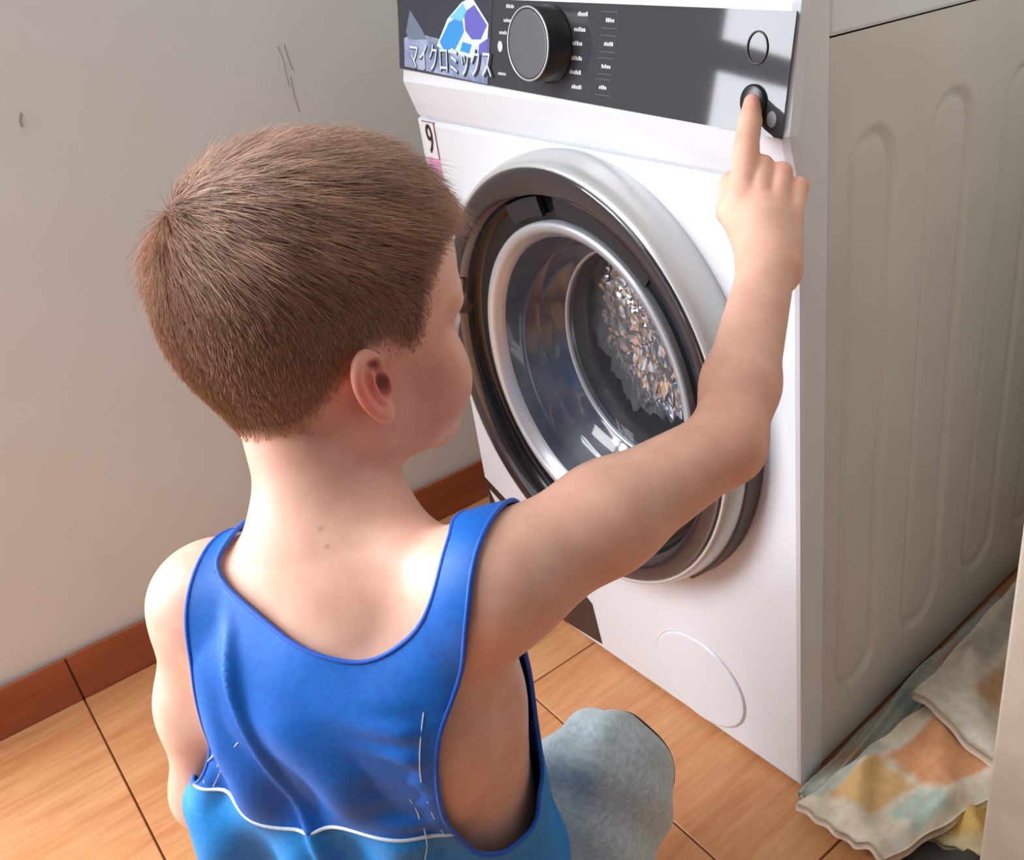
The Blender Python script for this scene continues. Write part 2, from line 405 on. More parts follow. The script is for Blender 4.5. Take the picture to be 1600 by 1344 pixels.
M_dial=Mt('dial_black',(26,27,30),.3);M_dialcap=Mt('dial_brushed_cap',(84,86,92),.42)
M_dialcap.bump(M_dialcap.noise(M_dialcap.co('Object',(1,1,30)),30,3),.05,.0003)
M_chrome=Mt('satin_silver_trim',(196,200,208),.30,Metallic=.55)
M_silver=Mt('silver_plastic_bezel',(206,208,208),.28,Metallic=.4)
M_door=Mt('door_smoked_plastic',(44,41,46),.12,Coat_Weight=.8,Coat_Roughness=.03)
M_door2=Mt('door_dark_inner',(20,19,22),.18)
M_slate=Mt('blue_grey_glass_bowl',(84,92,108),.10,Coat_Weight=1,Coat_Roughness=.03);M_slate.base(M_slate.ramp(M_slate.noise(M_slate.co('Object',(3,3,3)),3,3),[(.35,(66,73,88)),(.65,(104,112,124))]))
M_glass=Mt('thin_clear_glass',(120,130,140),.02,Alpha=.13,Specular_IOR_Level=1.0)
M_steel=Mt('drum_steel',(120,124,130),.25,Metallic=.9)
M_gasket=Mt('rubber_gasket',(38,40,44),.5)
M_bag=Mt('crumpled_clear_film',(190,194,200),.10,Metallic=.85)
M_ink=Mt('white_print',(205,208,212),.5);M_inkd=Mt('print_outline_grey',(120,124,130),.5)
M_black=Mt('black_ink',(30,28,32),.5);M_brown=Mt('dark_sticker',(58,42,40),.35);M_paper=Mt('white_sticker',(228,226,228),.5)
M_pink=Mt('pink_sticker',(222,150,205),.5);M_mag=Mt('crimson_print',(150,60,80),.5)
M_skin=Mt('skin',(225,180,155),.46,Subsurface_Weight=.22,Subsurface_Scale=.012)
M_skin.b.inputs['Subsurface Radius'].default_value=(1,.35,.2)
at=M_skin.n('ShaderNodeAttribute',attribute_name='tint');v=M_skin.co()
M_skin.base(M_skin.mix(.5,at.outputs[0],M_skin.mix(1,at.outputs[0],M_skin.ramp(M_skin.noise(v,55,4),[(.35,(236,222,216)),(.65,(255,255,252))]),'MULTIPLY')))
M_skin.bump(M_skin.noise(v,900,2),.12,.0003)
M_hair=Mt('hair_strands',(130,95,75),.42);at=M_hair.n('ShaderNodeAttribute',attribute_name='tint');M_hair.base(at.outputs[0]);M_hair.b.inputs['Specular IOR Level'].default_value=.6
M_scalp=Mt('close_cropped_under_hair',(134,102,82),.8);M_scalp.bump(M_scalp.noise(M_scalp.co(),600,3),.6,.001)
def fabric(name,c1,c2,rough=.75,sheen=.3,sc=260):
    m=Mt(name,c1,rough,Sheen_Weight=sheen);v=m.co();m.base(m.ramp(m.noise(v,sc,3),[(.3,c1),(.7,c2)]))
    w=m.n('ShaderNodeTexWave');w.inputs['Scale'].default_value=500;w.inputs['Distortion'].default_value=2;m.l(v,w.inputs[0]);m.bump(w.outputs[1],.12,.0004);return m
M_royal=fabric('royal_blue_jersey',(0,98,200),(2,112,214),.55,.0);M_sky=fabric('sky_blue_jersey',(18,132,216),(34,148,228),.55,.0)
M_bind=fabric('blue_binding',(0,82,196),(8,98,212),.6,.1,400);M_bindd=fabric('navy_binding',(16,36,84),(22,48,104),.6,.1,400);M_pipe=fabric('white_piping',(210,228,240),(235,242,248),.6,.2,300)
M_navy=fabric('navy_cloth',(24,34,62),(34,46,78))
M_short=Mt('heather_grey_jersey',(165,185,192),.85,Sheen_Weight=.3);v=M_short.co('Object',(1,1,3.2))
M_short.base(M_short.ramp(M_short.noise(v,170,4,.6),[(.32,(172,187,194)),(.5,(190,206,211)),(.68,(208,221,225))]));M_short.bump(M_short.noise(v,160,3),.12,.0004)
M_eye=Mt('eye_white',(235,232,228),.1);M_iris=Mt('iris',(70,90,100),.1)
M_lash=Mt('lash_brow',(95,70,55),.7)

# ---------------- setting ----------------
YAW=0.04803;WO=np.array([-0.24254,0.,0.]);wy=np.array([math.sin(YAW),math.cos(YAW),0]);wx=np.array([math.cos(YAW),-math.sin(YAW),0])
def W(a,b,z=0): return WO+wx*a+wy*b+np.array([0,0,z])   # a: away from the left wall, b: along it
def oriented(name,lo,hi,mat,parent=None,bev=0.):
    o=box(name,lo,hi,mat,parent,bev);o.matrix_world=Matrix(((wx[0],wy[0],0,WO[0]),(wx[1],wy[1],0,WO[1]),(0,0,1,0),(0,0,0,1)));return o
struct(oriented('wall_left',(-.12,-.86,-.02),(0,.75,2.5),M_wall))
w2=struct(oriented('wall_left',(-.12,-2.45,2.12),(0,-.86,2.5),M_wall));w3=struct(oriented('wall_left',(-.12,-3.3,-.02),(0,-2.45,2.5),M_wall))
struct(oriented('wall_back',(-.12,.75,-.02),(2.4,.87,2.5),M_wall))
struct(oriented('unseen_wall_right_far',(2.4,-3.4,-.02),(2.5,.87,2.5),M_far));struct(oriented('unseen_wall_front',(-.12,-3.4,-.02),(2.4,-3.3,2.5),M_far))  # unseen walls, added to block ambient light and kept dark to limit bounce
struct(oriented('ceiling',(-.12,-3.3,2.5),(2.4,.87,2.6),M_ceil))
rb=struct(box('wall_right',(.820,.010,0),(1.05,.72,2.5),M_cream,None,.004))
fl=struct(oriented('floor',(-.12,-3.3,-.03),(2.4,.75,-.004),M_grout))
TS=.458;B0=-.097
bm=bmesh.new();bbox(bm,(.0012,.0012,-.008),(TS-.0012,TS-.0012,0),.0008,1);me=bpy.data.meshes.new('tile');bmesh.ops.recalc_face_normals(bm,faces=bm.faces);bm.to_mesh(me);bm.free();me.materials.append(M_tile.m)
for i in range(6):
    for j in range(-7,2):
        o=link(bpy.data.objects.new('tile',me),fl);p=(i*TS+.0,B0+j*TS,0);o.location=p
bsb=struct(oriented('baseboard_left',(0.0,-.86,0),(.006,.75,.0735),M_grout))
for j in range(-2,2):
    lo=B0+j*TS+.0012;hi=B0+(j+1)*TS-.0012
    lo=max(lo,-.86);hi=min(hi,.735)
    box('skirting_tile',(.0055,lo,0.0005),(.0115,hi,.0765),M_skirt,bsb,.0012)
# glazed doorway in the left wall behind the viewer
M_frame=Mt('white_door_frame',(225,225,222),.4)
dr=struct(oriented('door_1',(-.10,-.93,0),(-.02,-.86,2.12),M_frame,None,.004))
for lo,hi in (((-.10,-2.45,0),(-.02,-2.38,2.12)),((-.10,-2.38,2.05),(-.02,-.93,2.12)),((-.08,-1.69,0),(-.03,-1.62,2.05)),((-.08,-2.38,0),(-.03,-.93,.09)),((-.08,-2.38,.92),(-.03,-.93,.98))):
    box('door_frame_bar',lo,hi,M_frame,dr,.003)
# pencil scuffs on the wall
M_scuff=Mt('pencil_grey',(166,165,166),.9)
for i,L in enumerate(([A(-0.2447,-0.0458,0.8163),A(-0.2446,-0.0423,0.7993),A(-0.2446,-0.0431,0.7827),A(-0.2446,-0.0428,0.7632)],[A(-0.2443,-0.0360,0.8165),A(-0.2442,-0.0345,0.7947),A(-0.2441,-0.0322,0.7826)],[A(-0.2444,-0.0378,0.7750),A(-0.2444,-0.0390,0.7496),A(-0.2443,-0.0373,0.7276)],[A(-0.2600,-0.3627,0.7894),A(-0.2602,-0.3668,0.7813),A(-0.2602,-0.3673,0.7740)])):
    Vt,Ft=tube(crom(np.array(L)+wx*.0002,4),0.0007 if i<3 else .0016,5);o=mesh('scuff_mark',Vt,Ft,M_scuff);o.parent=bpy.data.objects['wall_left'];o.matrix_parent_inverse=bpy.data.objects['wall_left'].matrix_world.inverted()

# ---------------- washing machine ----------------
wm=bpy.data.objects.new('washing_machine',None);link(wm);tag(wm,'white front-loading washing machine with glossy black control panel and big round dark-ringed door','washing machine')
DZ=.472;DX=.305;KZ=1.08
NR=96
def ering(r,y,k=KZ,n=NR,x=DX,z=DZ): return [(x+r*math.cos(2*PI*i/n),y,z+r*k*math.sin(2*PI*i/n)) for i in range(n)]
def lathe(prof,n=NR,x=DX,z=DZ,kz=None,closed=False):
    V=[];F=[]
    for q in prof:
        r,y=q[:2];k=q[2] if len(q)>2 else (kz or KZ);V+=ering(r,y,k,n,x,z)
    m=len(prof)
    for i in range(m if closed else m-1):
        j=(i+1)%m
        for a in range(n): F.append((i*n+a,i*n+(a+1)%n,j*n+(a+1)%n,j*n+a))
    return V,F
# front panel: plate with the porthole cut out
x0,x1,z0,z1=.0,.6,.006,.7372
def rect_ring(y,ins=0):
    out=[]
    for i in range(NR):
        a=2*PI*i/NR;c,s=math.cos(a),math.sin(a)
        tx_=((x1-ins-DX)/c if c>0 else (x0+ins-DX)/c) if abs(c)>1e-9 else 1e9
        tz_=((z1-ins-DZ)/s if s>0 else (z0+ins-DZ)/s) if abs(s)>1e-9 else 1e9
        t=min(tx_,tz_);out.append([DX+t*c,y,DZ+t*s])
    for cx_,cz_ in ((x0+ins,z0+ins),(x1-ins,z0+ins),(x0+ins,z1-ins),(x1-ins,z1-ins)):
        k=min(range(NR),key=lambda q:(out[q][0]-cx_)**2+(out[q][2]-cz_)**2);out[k]=[cx_,y,cz_]
    return [tuple(q) for q in out]
V=ering(.215,.03)+ering(.215,0)+rect_ring(0,.006)+rect_ring(.0018,.0018)+rect_ring(.006,0)+rect_ring(.0395,0)
F=[]
for i in range(5):
    for a in range(NR): F.append((i*NR+a,i*NR+(a+1)%NR,(i+1)*NR+(a+1)%NR,(i+1)*NR+a))
fp=mesh('front_panel',V,F,M_white,wm)
# fascia: moulded top block that bulges forward, wrapping round to the side seam
prof=[(.0395,.7374),(.004,.7374),(-.0005,.742),(-.006,.760),(-.0125,.784),(-.0105,.790),(.0042,.884),(.006,.890),(.010,.905),(.018,.915),(.0395,.920)]
V=[];F=[];xs=[0,.0015,.006,.03,.3,.57,.590,.5965,.6]
for xi in xs:
    e=min(xi,.6-xi);c=.0 if e>.012 else (1-math.sqrt(max(0,1-(1-e/.012)**2)))*.011
    for (y,z) in prof: V.append((xi,min(y+c,.0395),z))
m=len(prof)
for i in range(len(xs)-1):
    for j in range(m-1): F.append((i*m+j,i*m+j+1,(i+1)*m+j+1,(i+1)*m+j))
F+= [tuple(range(m)),tuple((len(xs)-1)*m+j for j in range(m))[::-1]]
mesh('fascia',V,F,M_white,wm)
# side panels with pressed capsule recesses
def side(xs_,sgn):
    ys=np.unique(np.concatenate([np.arange(.041,.60,.004),[.041,.6]]));zs=np.unique(np.concatenate([np.arange(.012,.14,.006),np.arange(.14,.66,.03),np.arange(.66,.853,.0045),[.853]]))
    Y,Z=np.meshgrid(ys,zs,indexing='ij')
    D=np.zeros_like(Y)
    for c,hw,top in ((.109,.036,.765),(.248,.039,.775),(.397,.039,.775),(.540,.036,.77)):
        zc=np.clip(Z,.10+hw,top-hw);d=np.sqrt((Y-c)**2+(Z-zc)**2)-hw
        D+=.0045*(1-np.clip(np.abs(d+.004)/.0075,0,1)**2)**2*np.where(d>-.004,1,1)+.0022*(1/(1+np.exp(d/.0015)))
    X=xs_-sgn*D
    V=np.stack([X,Y,Z],-1).reshape(-1,3);n0,n1=Y.shape
    I=np.arange(n0*n1).reshape(n0,n1);Fq=np.stack([I[:-1,:-1],I[1:,:-1],I[1:,1:],I[:-1,1:]],-1).reshape(-1,4)
    if sgn<0: Fq=Fq[:,::-1]
    return mesh('side_panel',V,Fq,M_side,wm,True)
side(.5990,1);side(.001,-1)
box('base_plate',(.004,.040,.008),(.596,.595,.014),M_gap,wm,.0)
box('lid',(.0005,.0405,.8532),(.5995,.60,.92),M_white,wm,.004)
box('back_panel',(.004,.594,.012),(.596,.602,.85),M_side,wm,.001)
for fx in (.05,.55):
    for fy in (.06,.54):
        bm=bmesh.new();bmesh.ops.create_cone(bm,cap_ends=True,segments=20,radius1=.022,radius2=.018,depth=.012,matrix=Matrix.Translation((fx,fy,.006)));bmo('foot',bm,M_gasket,wm)
# control glass on the slanted fascia
PA=np.array([0,-.0113,.7895]);PB=np.array([0,.0040,.8845]);pl=np.linalg.norm(PB-PA);pu=(PB-PA)/pl;pn=np.array([0,-pu[2],pu[1]])
def PL(x,s,o=0): return np.array([x,0,0])+PA+pu*s+pn*o
def slab(name,poly,o0,o1,mat,parent):
    n=len(poly);V=[PL(x,s,o0) for x,s in poly]+[PL(x,s,o1) for x,s in poly]
    ar=sum(poly[i][0]*poly[(i+1)%n][1]-poly[(i+1)%n][0]*poly[i][1] for i in range(n))
    F=[tuple(range(n,2*n)) if ar>0 else tuple(range(n,2*n))[::-1]]+[(i,(i+1)%n,n+(i+1)%n,n+i) for i in range(n)]
    return mesh(name,V,F,mat,parent)
cp=slab('control_panel',[(.004,.009),(.2,.003),(.592,-.007),(.5965,pl-.006),(.008,pl-.006)],-.0005,.0014,M_panel,wm)
# dial
dc=PL(*(0.292, 0.0507));DR=.0335
def plathe(name,prof,c,mat,parent,n=64,kz=1.06,smooth=True):
    V=[];F=[]
    for r,o in prof:
        for a in range(n):
            t=2*PI*a/n;V.append(c+np.array([1,0,0])*r*math.cos(t)+pu*r*kz*math.sin(t)+pn*o)
    for i in range(len(prof)-1):
        for a in range(n): F.append((i*n+a,i*n+(a+1)%n,(i+1)*n+(a+1)%n,(i+1)*n+a))
    F.append(tuple((len(prof)-1)*n+a for a in range(n)));return mesh(name,V,F,mat,parent,smooth)
dl=plathe('dial',[(DR+.002,.001),(DR+.002,.004),(DR,.006),(DR-.0005,.028),(DR-.003,.0285)],dc,M_dial,wm)
plathe('dial_cap',[(DR-.0035,.0284),(DR-.0035,.0292),(DR-.006,.0294)],dc,M_dialcap,dl,smooth=False)
a_=[dc+np.array([1,0,0])*(DR-.0015)*math.cos(t)+pu*(DR-.0015)*1.06*math.sin(t)+pn*.0288 for t in np.linspace(0,2*PI,64,endpoint=False)]
Vt,Ft=tube(a_,.0010,8,True);mesh('dial_ring',Vt,Ft,M_chrome,dl,True)
# start button and ring key
bc=PL(*(0.5604, 0.0191))
bt=plathe('start_button',[(.0135,.0012),(.0135,.0035),(.012,.0048),(.006,.0050)],bc,M_dial,wm,40)
rc=PL(*(0.5601, 0.0615))
Vt,Ft=tube([rc+np.array([1,0,0])*.0105*math.cos(t)+pu*.0125*math.sin(t)+pn*.0018 for t in np.linspace(0,2*PI,48,endpoint=False)],.0008,6,True);mesh('power_key_ring',Vt,Ft,M_dial,wm,True)
# printed marks: programme names (too small to read in the photograph) as broken short strokes
rnd=random.Random(4)
def dash(x,s,w,h):
    k=x-w/2;row=[]
    while k<x+w/2:
        q=rnd.uniform(.0012,.0026);hh=h*rnd.choice((1,.75,.75,1))
        V=[PL(k,s-h/2,.0017),PL(k+q,s-h/2,.0017),PL(k+q,s-h/2+hh,.0017),PL(k,s-h/2+hh,.0017)];row.append((V,[(0,1,2,3)]));k+=q+.0006
    o=mesh('printed_word',*merge(row),M_ink,cp);o['kind']='stuff'
for x,s in [(0.227, 0.0842), (0.2223, 0.0706), (0.2142, 0.0584), (0.2107, 0.0174)]: dash(x,s,.0125,.0036)
for x,s in [(0.3008, 0.078), (0.3422, 0.0804), (0.3368, 0.0665), (0.3342, 0.0537), (0.3325, 0.0401), (0.3307, 0.027), (0.3338, 0.0134)]: dash(x,s,.0145,.0040)
for x,s in [(0.3805, 0.0761), (0.3785, 0.0553), (0.3756, 0.0352), (0.3725, 0.0159)]: dash(x,s,.0105,.0036)

for x,s in [(0.3805, 0.0761), (0.3785, 0.0553), (0.3756, 0.0352), (0.3725, 0.0159)]:
    L=[];w,h=.0105,.0072;P4=[(x-w,s-h),(x+w,s-h),(x+w,s+h),(x-w,s+h)]
    for i in range(4):
        a,b=P4[i],P4[(i+1)%4];Vt,Ft=tube([PL(*a,.0016),PL(*b,.0016)],.00028,4);L.append((Vt,Ft))
    mesh('key_outline',*merge(L),M_inkd,cp)
wc=(0.2092, 0.0443)
slab('indicator_dot',[(wc[0]+.0042*math.cos(t),wc[1]+.0055*math.sin(t)) for t in np.linspace(0,2*PI,20,endpoint=False)],.0012,.0020,M_ink,cp)
wc=(0.5807, 0.0073)
slab('lock_indicator',[(wc[0]+.005*math.cos(t),wc[1]+.0065*math.sin(t)) for t in np.linspace(0,2*PI,20,endpoint=False)],.0012,.0020,Mt('pale_indicator',(150,158,168),.3),cp)
# picture sticker at the panel's left end
M_st1=Mt('sticker_slate',(58,60,72),.25);M_st2=Mt('sticker_lavender',(150,150,190),.3);M_st3=Mt('crystal_blue',(60,150,225),.3);M_st4=Mt('crystal_white',(215,232,245),.3);M_st5=Mt('crystal_violet',(104,100,190),.3);M_st6=Mt('crystal_cyan',(120,200,235),.3);M_st7=Mt('sticker_steel_blue',(110,128,150),.3)
M_st2.base(M_st2.ramp(M_st2.noise(M_st2.co(),40,4),[(.35,(96,118,150)),(.55,(150,160,196)),(.7,(176,190,214))]))
stk=slab('picture_sticker',[(.006,.010),(0.1869, 0.0032),(0.1972, 0.0897),(.0075,pl-.002)],.0014,.0018,M_st1,cp)
for i,(pts,m_) in enumerate((([(0.0184, 0.0437),(0.0444, 0.0505),(0.0976, 0.046),(0.1424, 0.0547),(0.19, 0.0516),(0.1846, 0.0043),(0.0165, 0.0119)],M_st2),
    ([(0.0235, 0.051),(0.0343, 0.0751),(0.0534, 0.0592),(0.0684, 0.0446),(0.0297, 0.0428)],M_st7),
    ([(0.0879, 0.0387),(0.1121, 0.0681),(0.1406, 0.0859),(0.1601, 0.0914),(0.1894, 0.0656),(0.1863, 0.045),(0.1618, 0.0293),(0.1096, 0.033)],M_st4),
    ([(0.0948, 0.0431),(0.1143, 0.0642),(0.1399, 0.0742),(0.1438, 0.0561),(0.1252, 0.0366),(0.1021, 0.0353)],M_st3),
    ([(0.1449, 0.0757),(0.1645, 0.0839),(0.187, 0.0643),(0.1747, 0.0496),(0.158, 0.0488),(0.1463, 0.0575)],M_st5),
    ([(0.1172, 0.0696),(0.143, 0.0846),(0.1498, 0.0771),(0.1394, 0.0664)],M_st6),([(0.1407, 0.0454),(0.1577, 0.0436),(0.1523, 0.034),(0.1351, 0.0358)],M_st3),([(0.1721, 0.0443),(0.1888, 0.0516),(0.1871, 0.036),(0.1691, 0.0311)],M_st5))):
    slab('sticker_shape',pts,.0018,.0019+.0001*i,m_,stk)
def text(name,body,size,o3,ex,ey,ez,mat,parent,depth=.0002,sx=1):
    c=bpy.data.curves.new(name,'FONT');c.body=body;c.size=size;c.extrude=depth;c.align_x='CENTER';c.align_y='CENTER';c.resolution_u=3
    t=bpy.data.objects.new(name,c);COL.objects.link(t);dg=bpy.context.evaluated_depsgraph_get()
    me=bpy.data.meshes.new_from_object(t.evaluated_get(dg));bpy.data.objects.remove(t);me.materials.clear();me.materials.append(mat.m)
    m=Matrix([[ex[i]*sx,ey[i],ez[i],o3[i]] for i in range(3)]+[[0,0,0,1]]);me.transform(m)
    return link(bpy.data.objects.new(name,me),parent)
tp=(0.1128, 0.023);text('lettering','マイクロミックス',.0335,PL(tp[0],tp[1],.0030),(1,0,0),pu,pn,M_st4,stk,.0003,.62)
tp=(0.114, 0.0223);text('lettering_shadow','マイクロミックス',.0345,PL(tp[0],tp[1]-.0006,.0027),(1,0,0),pu,pn,M_st1,stk,.0003,.62)
# capacity sticker with the 9
def front(x,z,o=.0): return np.array([x,-o,z])
def fslab(name,poly,o0,o1,mat,parent):
    n=len(poly);V=[front(x,z,o0) for x,z in poly]+[front(x,z,o1) for x,z in poly];ar=sum(poly[i][0]*poly[(i+1)%n][1]-poly[(i+1)%n][0]*poly[i][1] for i in range(n))
    return mesh(name,V,[tuple(range(n,2*n)) if ar>0 else tuple(range(n,2*n))[::-1]]+[(i,(i+1)%n,n+(i+1)%n,n+i) for i in range(n)],mat,parent)
cs=fslab('capacity_sticker',[(.014,.672),(.040,.668),(.040,.7355),(.014,.7355)],-.0002,.0008,M_paper,wm)
fslab('pink_strip',[(.0145,.671),(.0395,.667),(.0395,.690),(.0145,.690)],.0008,.0010,M_pink,cs)
L=[tube([front(*a,.001),front(*b,.001)],.0006,5) for a,b in (((.014,.735),(.040,.735)),((.040,.735),(.040,.69)))];mesh('sticker_border',*merge(L),M_mag,cs)
text('lettering','9',.052,(.027,-.0014,.712),(1,0,0),(0,0,1),(0,-1,0),M_black,cs,.0003,.62)
# dark sticker low on the front
ds=fslab('energy_sticker',[(.006,.205),(.070,.178),(.150,.137),(.232,.085),(.243,.018),(.160,.012),(.010,.012)],-.0002,.0008,M_brown,wm)
fslab('sticker_stripe',[(.014,.187),(.052,.170),(.058,.155),(.030,.155)],.0008,.0012,M_paper,ds)
fslab('sticker_panel',[(.02,.03),(.15,.03),(.15,.11),(.02,.11)],.0008,.0012,M_st1,ds)
# round filter cover
V,F=lathe([(.0765,.0004),(.0765,-.0010),(.0755,-.0022),(.0735,-.0026),(.0,-.0026)],64,.438,.0775,.86)
fc=mesh('filter_cover',V,F,M_white,wm,False)
V,F=tube(ering(.0775,-.0002,.86,64,.438,.0775),.0007,6,True);mesh('cover_gap',V,F,M_side,fc,True)
# ----- door -----
V,F=lathe([(.247,.002,1.065),(.2475,-.006,1.07),(.246,-.018,1.075),(.2425,-.030),(.240,-.038),(.2375,-.0425),(.235,-.044),(.2335,-.0425),(.231,-.036),(.229,.0)])
door=mesh('door',V,F,M_silver,wm,True)
# smoked ring: upper lip broad and bevelled, dropping into a darker inner ring
V,F=lathe([(.2335,-.040),(.233,-.0435),(.231,-.0445),(.226,-.0440),(.208,-.0395),(.206,-.0370)]);mesh('door_ring',V,F,M_door,door,True)
def ecc(prof,n=NR):
    """rings (r, y, dx, dz): the inner rings sit a little lower than the outer ones"""
    V=[];F=[]
    for r,y,dx,dz in prof: V+=ering(r,y,KZ,n,DX+dx,DZ+dz)
    for i in range(len(prof)-1):
        for a in range(n): F.append((i*n+a,i*n+(a+1)%n,(i+1)*n+(a+1)%n,(i+1)*n+a))
    return V,F
V,F=ecc([(.2065,-.0372,0,0),(.2055,-.0345,0,0),(.2045,-.024,0,0),(.196,-.021,0,0),(.1755,-.019,0,0)]);mesh('door_inner_ring',V,F,M_door2,door,True)
for a0,a1 in ((100,118),(48,92)):
    V=[];F=[];ts=np.radians(np.linspace(a0,a1,14))
    for t in ts:
        for r,y in ((.182,-.0225),(.203,-.0225),(.203,-.031),(.182,-.028)): V.append((DX+r*math.cos(t),y,DZ+r*KZ*math.sin(t)))
    for i in range(13):
        for k in range(4): F.append((i*4+k,i*4+(k+1)%4,(i+1)*4+(k+1)%4,(i+1)*4+k))
    F+=[(0,1,2,3),(52,53,54,55)];mesh('door_grip',V,F,M_black,door)
V,F=lathe([(.1765,-.0185),(.1765,-.0265),(.1750,-.0290),(.1725,-.0298),(.1655,-.0275),(.1640,-.0245),(.1605,-.0215),(.1575,-.0150)]);mesh('chrome_ring',V,F,M_chrome,door,True)
V,F=lathe([(.1580,-.0160),(.1540,.0),(.1475,.024),(.1450,.026),(.1425,.030),(.1335,.052),(.1290,.054),(.1270,.060),(.1240,.066)]);mesh('glass_bowl',V,F,M_slate,door,True)
V,F=lathe([(.1275,.0590),(.1280,.0565),(.1260,.0548),(.1235,.0562),(.1235,.0600)],closed=False);mesh('bowl_rim',V,F,M_chrome,door,True)
V,F=lathe([(.1240,.0590),(.118,.064),(.098,.070),(.06,.075),(.0001,.077)]);mesh('glass_lens',V,F,M_glass,door,True)
V,F=lathe([(.129,.066),(.124,.085),(.130,.105),(.16,.115)]);mesh('door_gasket',V,F,M_gasket,wm,True)
# dark grey strip along the rim's right edge
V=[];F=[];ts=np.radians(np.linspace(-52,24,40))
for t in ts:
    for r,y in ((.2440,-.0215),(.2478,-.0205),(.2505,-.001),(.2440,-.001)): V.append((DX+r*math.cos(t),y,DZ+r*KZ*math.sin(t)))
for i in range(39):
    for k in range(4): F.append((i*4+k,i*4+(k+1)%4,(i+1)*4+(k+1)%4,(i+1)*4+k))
F+=[(0,1,2,3),(156,157,158,159)];mesh('door_edge_strip',V,F,Mt('dark_grey_strip',(84,80,80),.4),door)
# drum and crumpled film inside
V,F=lathe([(.16,.10),(.20,.12),(.205,.40),(.18,.42),(.0001,.43)],64);drum=mesh('drum',V,F,M_steel,wm,True)
for k in range(3):
    t=math.radians(90+120*k);V,F=tube([(DX+.19*math.cos(t),.14,DZ+.19*KZ*math.sin(t)),(DX+.175*math.cos(t),.26,DZ+.18*KZ*math.sin(t)),(DX+.19*math.cos(t),.38,DZ+.19*KZ*math.sin(t))],[.018,.026,.018],12);mesh('drum_paddle',V,F,M_steel,drum,True)
bm=bmesh.new();bmesh.ops.create_icosphere(bm,subdivisions=6,radius=1)
from mathutils import noise as nz
for v in bm.verts:
    p=v.co.copy();d=1+.22*nz.noise(p*2.3)+.22*abs(nz.noise(p*5.1))+.14*abs(nz.noise(p*11))+.07*abs(nz.noise(p*23))
    v.co=Vector((.288+p.x*d*.100,.110+p.y*d*.024,.500+p.z*d*.120))
bag=bmo('crumpled_plastic_bag',bm,M_bag,None,False);tag(bag,'crumpled clear plastic wrapping seen inside the drum through the round door glass','plastic bag')

# ---------------- cloths on the floor ----------------
def towel(name,corners,z,amp,seed,label,mat,n=44,thick=.006,fold=None,grp=None,edge=.0,prints=(),base=(218,206,184)):
    A0,B0_,C0,D0=[np.array(c,float) for c in corners];rn=random.Random(seed);V=[];F=[]
    wv=[(rn.uniform(4,16),rn.uniform(4,16),rn.uniform(0,6.28),rn.uniform(.4,1)) for _ in range(5)]
    for i in range(n):
        for j in range(n):
            u,v=i/(n-1),j/(n-1);p=(A0*(1-u)+B0_*u)*(1-v)+(D0*(1-u)+C0*u)*v
            h=sum(a*math.sin(fx*u*1.3+fy*v*1.3+ph) for fx,fy,ph,a in wv)/3
            cre=abs(math.sin((u*1.7+v*2.3+seed)*2.2))**6*1.3
            ed=min(u,1-u,v,1-v)
            e=min(1,ed*9)
            x=p[0]+edge*math.sin(v*23+seed)*(1-min(1,ed*12));y=p[1]+edge*math.sin(u*27+seed)*(1-min(1,ed*12))
            if fold is None: zz=z+amp*(h*.5+.6+cre)*e
            else: zz=z+fold(u,v)+amp*(h*.4+cre)*e
            V.append((x,y,max(zz,.0025+z*.5)))
    N=n*n;V+=[(x,y,max(zz-thick,.001)) for x,y,zz in V]
    for i in range(n-1):
        for j in range(n-1):
            a=i*n+j;F.append((a,a+n,a+n+1,a+1));F.append((N+a,N+a+1,N+a+n+1,N+a+n))
    for i in range(n-1):
        for a,b in ((i*n,(i+1)*n),((i+1)*n+n-1,i*n+n-1),(i+1,i),((n-1)*n+i,(n-1)*n+i+1)): F.append((a,b,N+b,N+a))
    o=mesh(name,V,F,mat,None,True);tag(o,label,'cloth',grp)
    U=np.array([[i/(n-1),j/(n-1)] for i in range(n) for j in range(n)]);U=np.concatenate([U,U]);cc=np.tile(np.array(lin(base)),(len(U),1))
    for u0,u1,v0,v1,c in prints:
        d=np.minimum(np.minimum(U[:,0]-u0,u1-U[:,0]),np.minimum(U[:,1]-v0,v1-U[:,1]))+.012*np.sin(U[:,0]*31+U[:,1]*17)
        w=np.clip(d/.05+.5,0,1)[:,None]*.9;cc=cc*(1-w)+np.array(lin(c))*w
    a=o.data.color_attributes.new('tint','FLOAT_COLOR','POINT');a.data.foreach_set('color',cc.ravel());return o
def cloth_mat(name):
    m=Mt(name,(215,200,180),.9,Sheen_Weight=.2);at=m.n('ShaderNodeAttribute',attribute_name='tint');m.base(m.mix(1,at.outputs[0],m.ramp(m.noise(m.co(),60,5,.65),[(.35,(238,232,224)),(.6,(255,255,255))]),'MULTIPLY'))
    m.bump(m.noise(m.co(),350,3),.35,.0008);return m
MC1=cloth_mat('printed_cotton_cloth');MC2=MC3=MC4=MC1
towel('sheet',[(.700,.00),(.822,.00),(.822,.16),(.700,.16)],.004,.006,3,'dark grey floor layer under the cream cloths at the lower right',Mt('dark_grey_sheet',(74,68,64),.95),20,.004)  # thin dark grey layer on the floor under the cloths
towel('cloth',[(.605,-.012),(.640,-.005),(.650,.44),(.606,.46)],.012,.010,5,'faded blue-grey cloth pressed along the foot of the washing machine side',MC4,40,.008,edge=.0012,base=(178,186,180),prints=[(.2,.8,.12,.2,(190,150,110)),(.1,.9,.38,.46,(150,170,165)),(.3,.8,.6,.75,(200,150,120))])
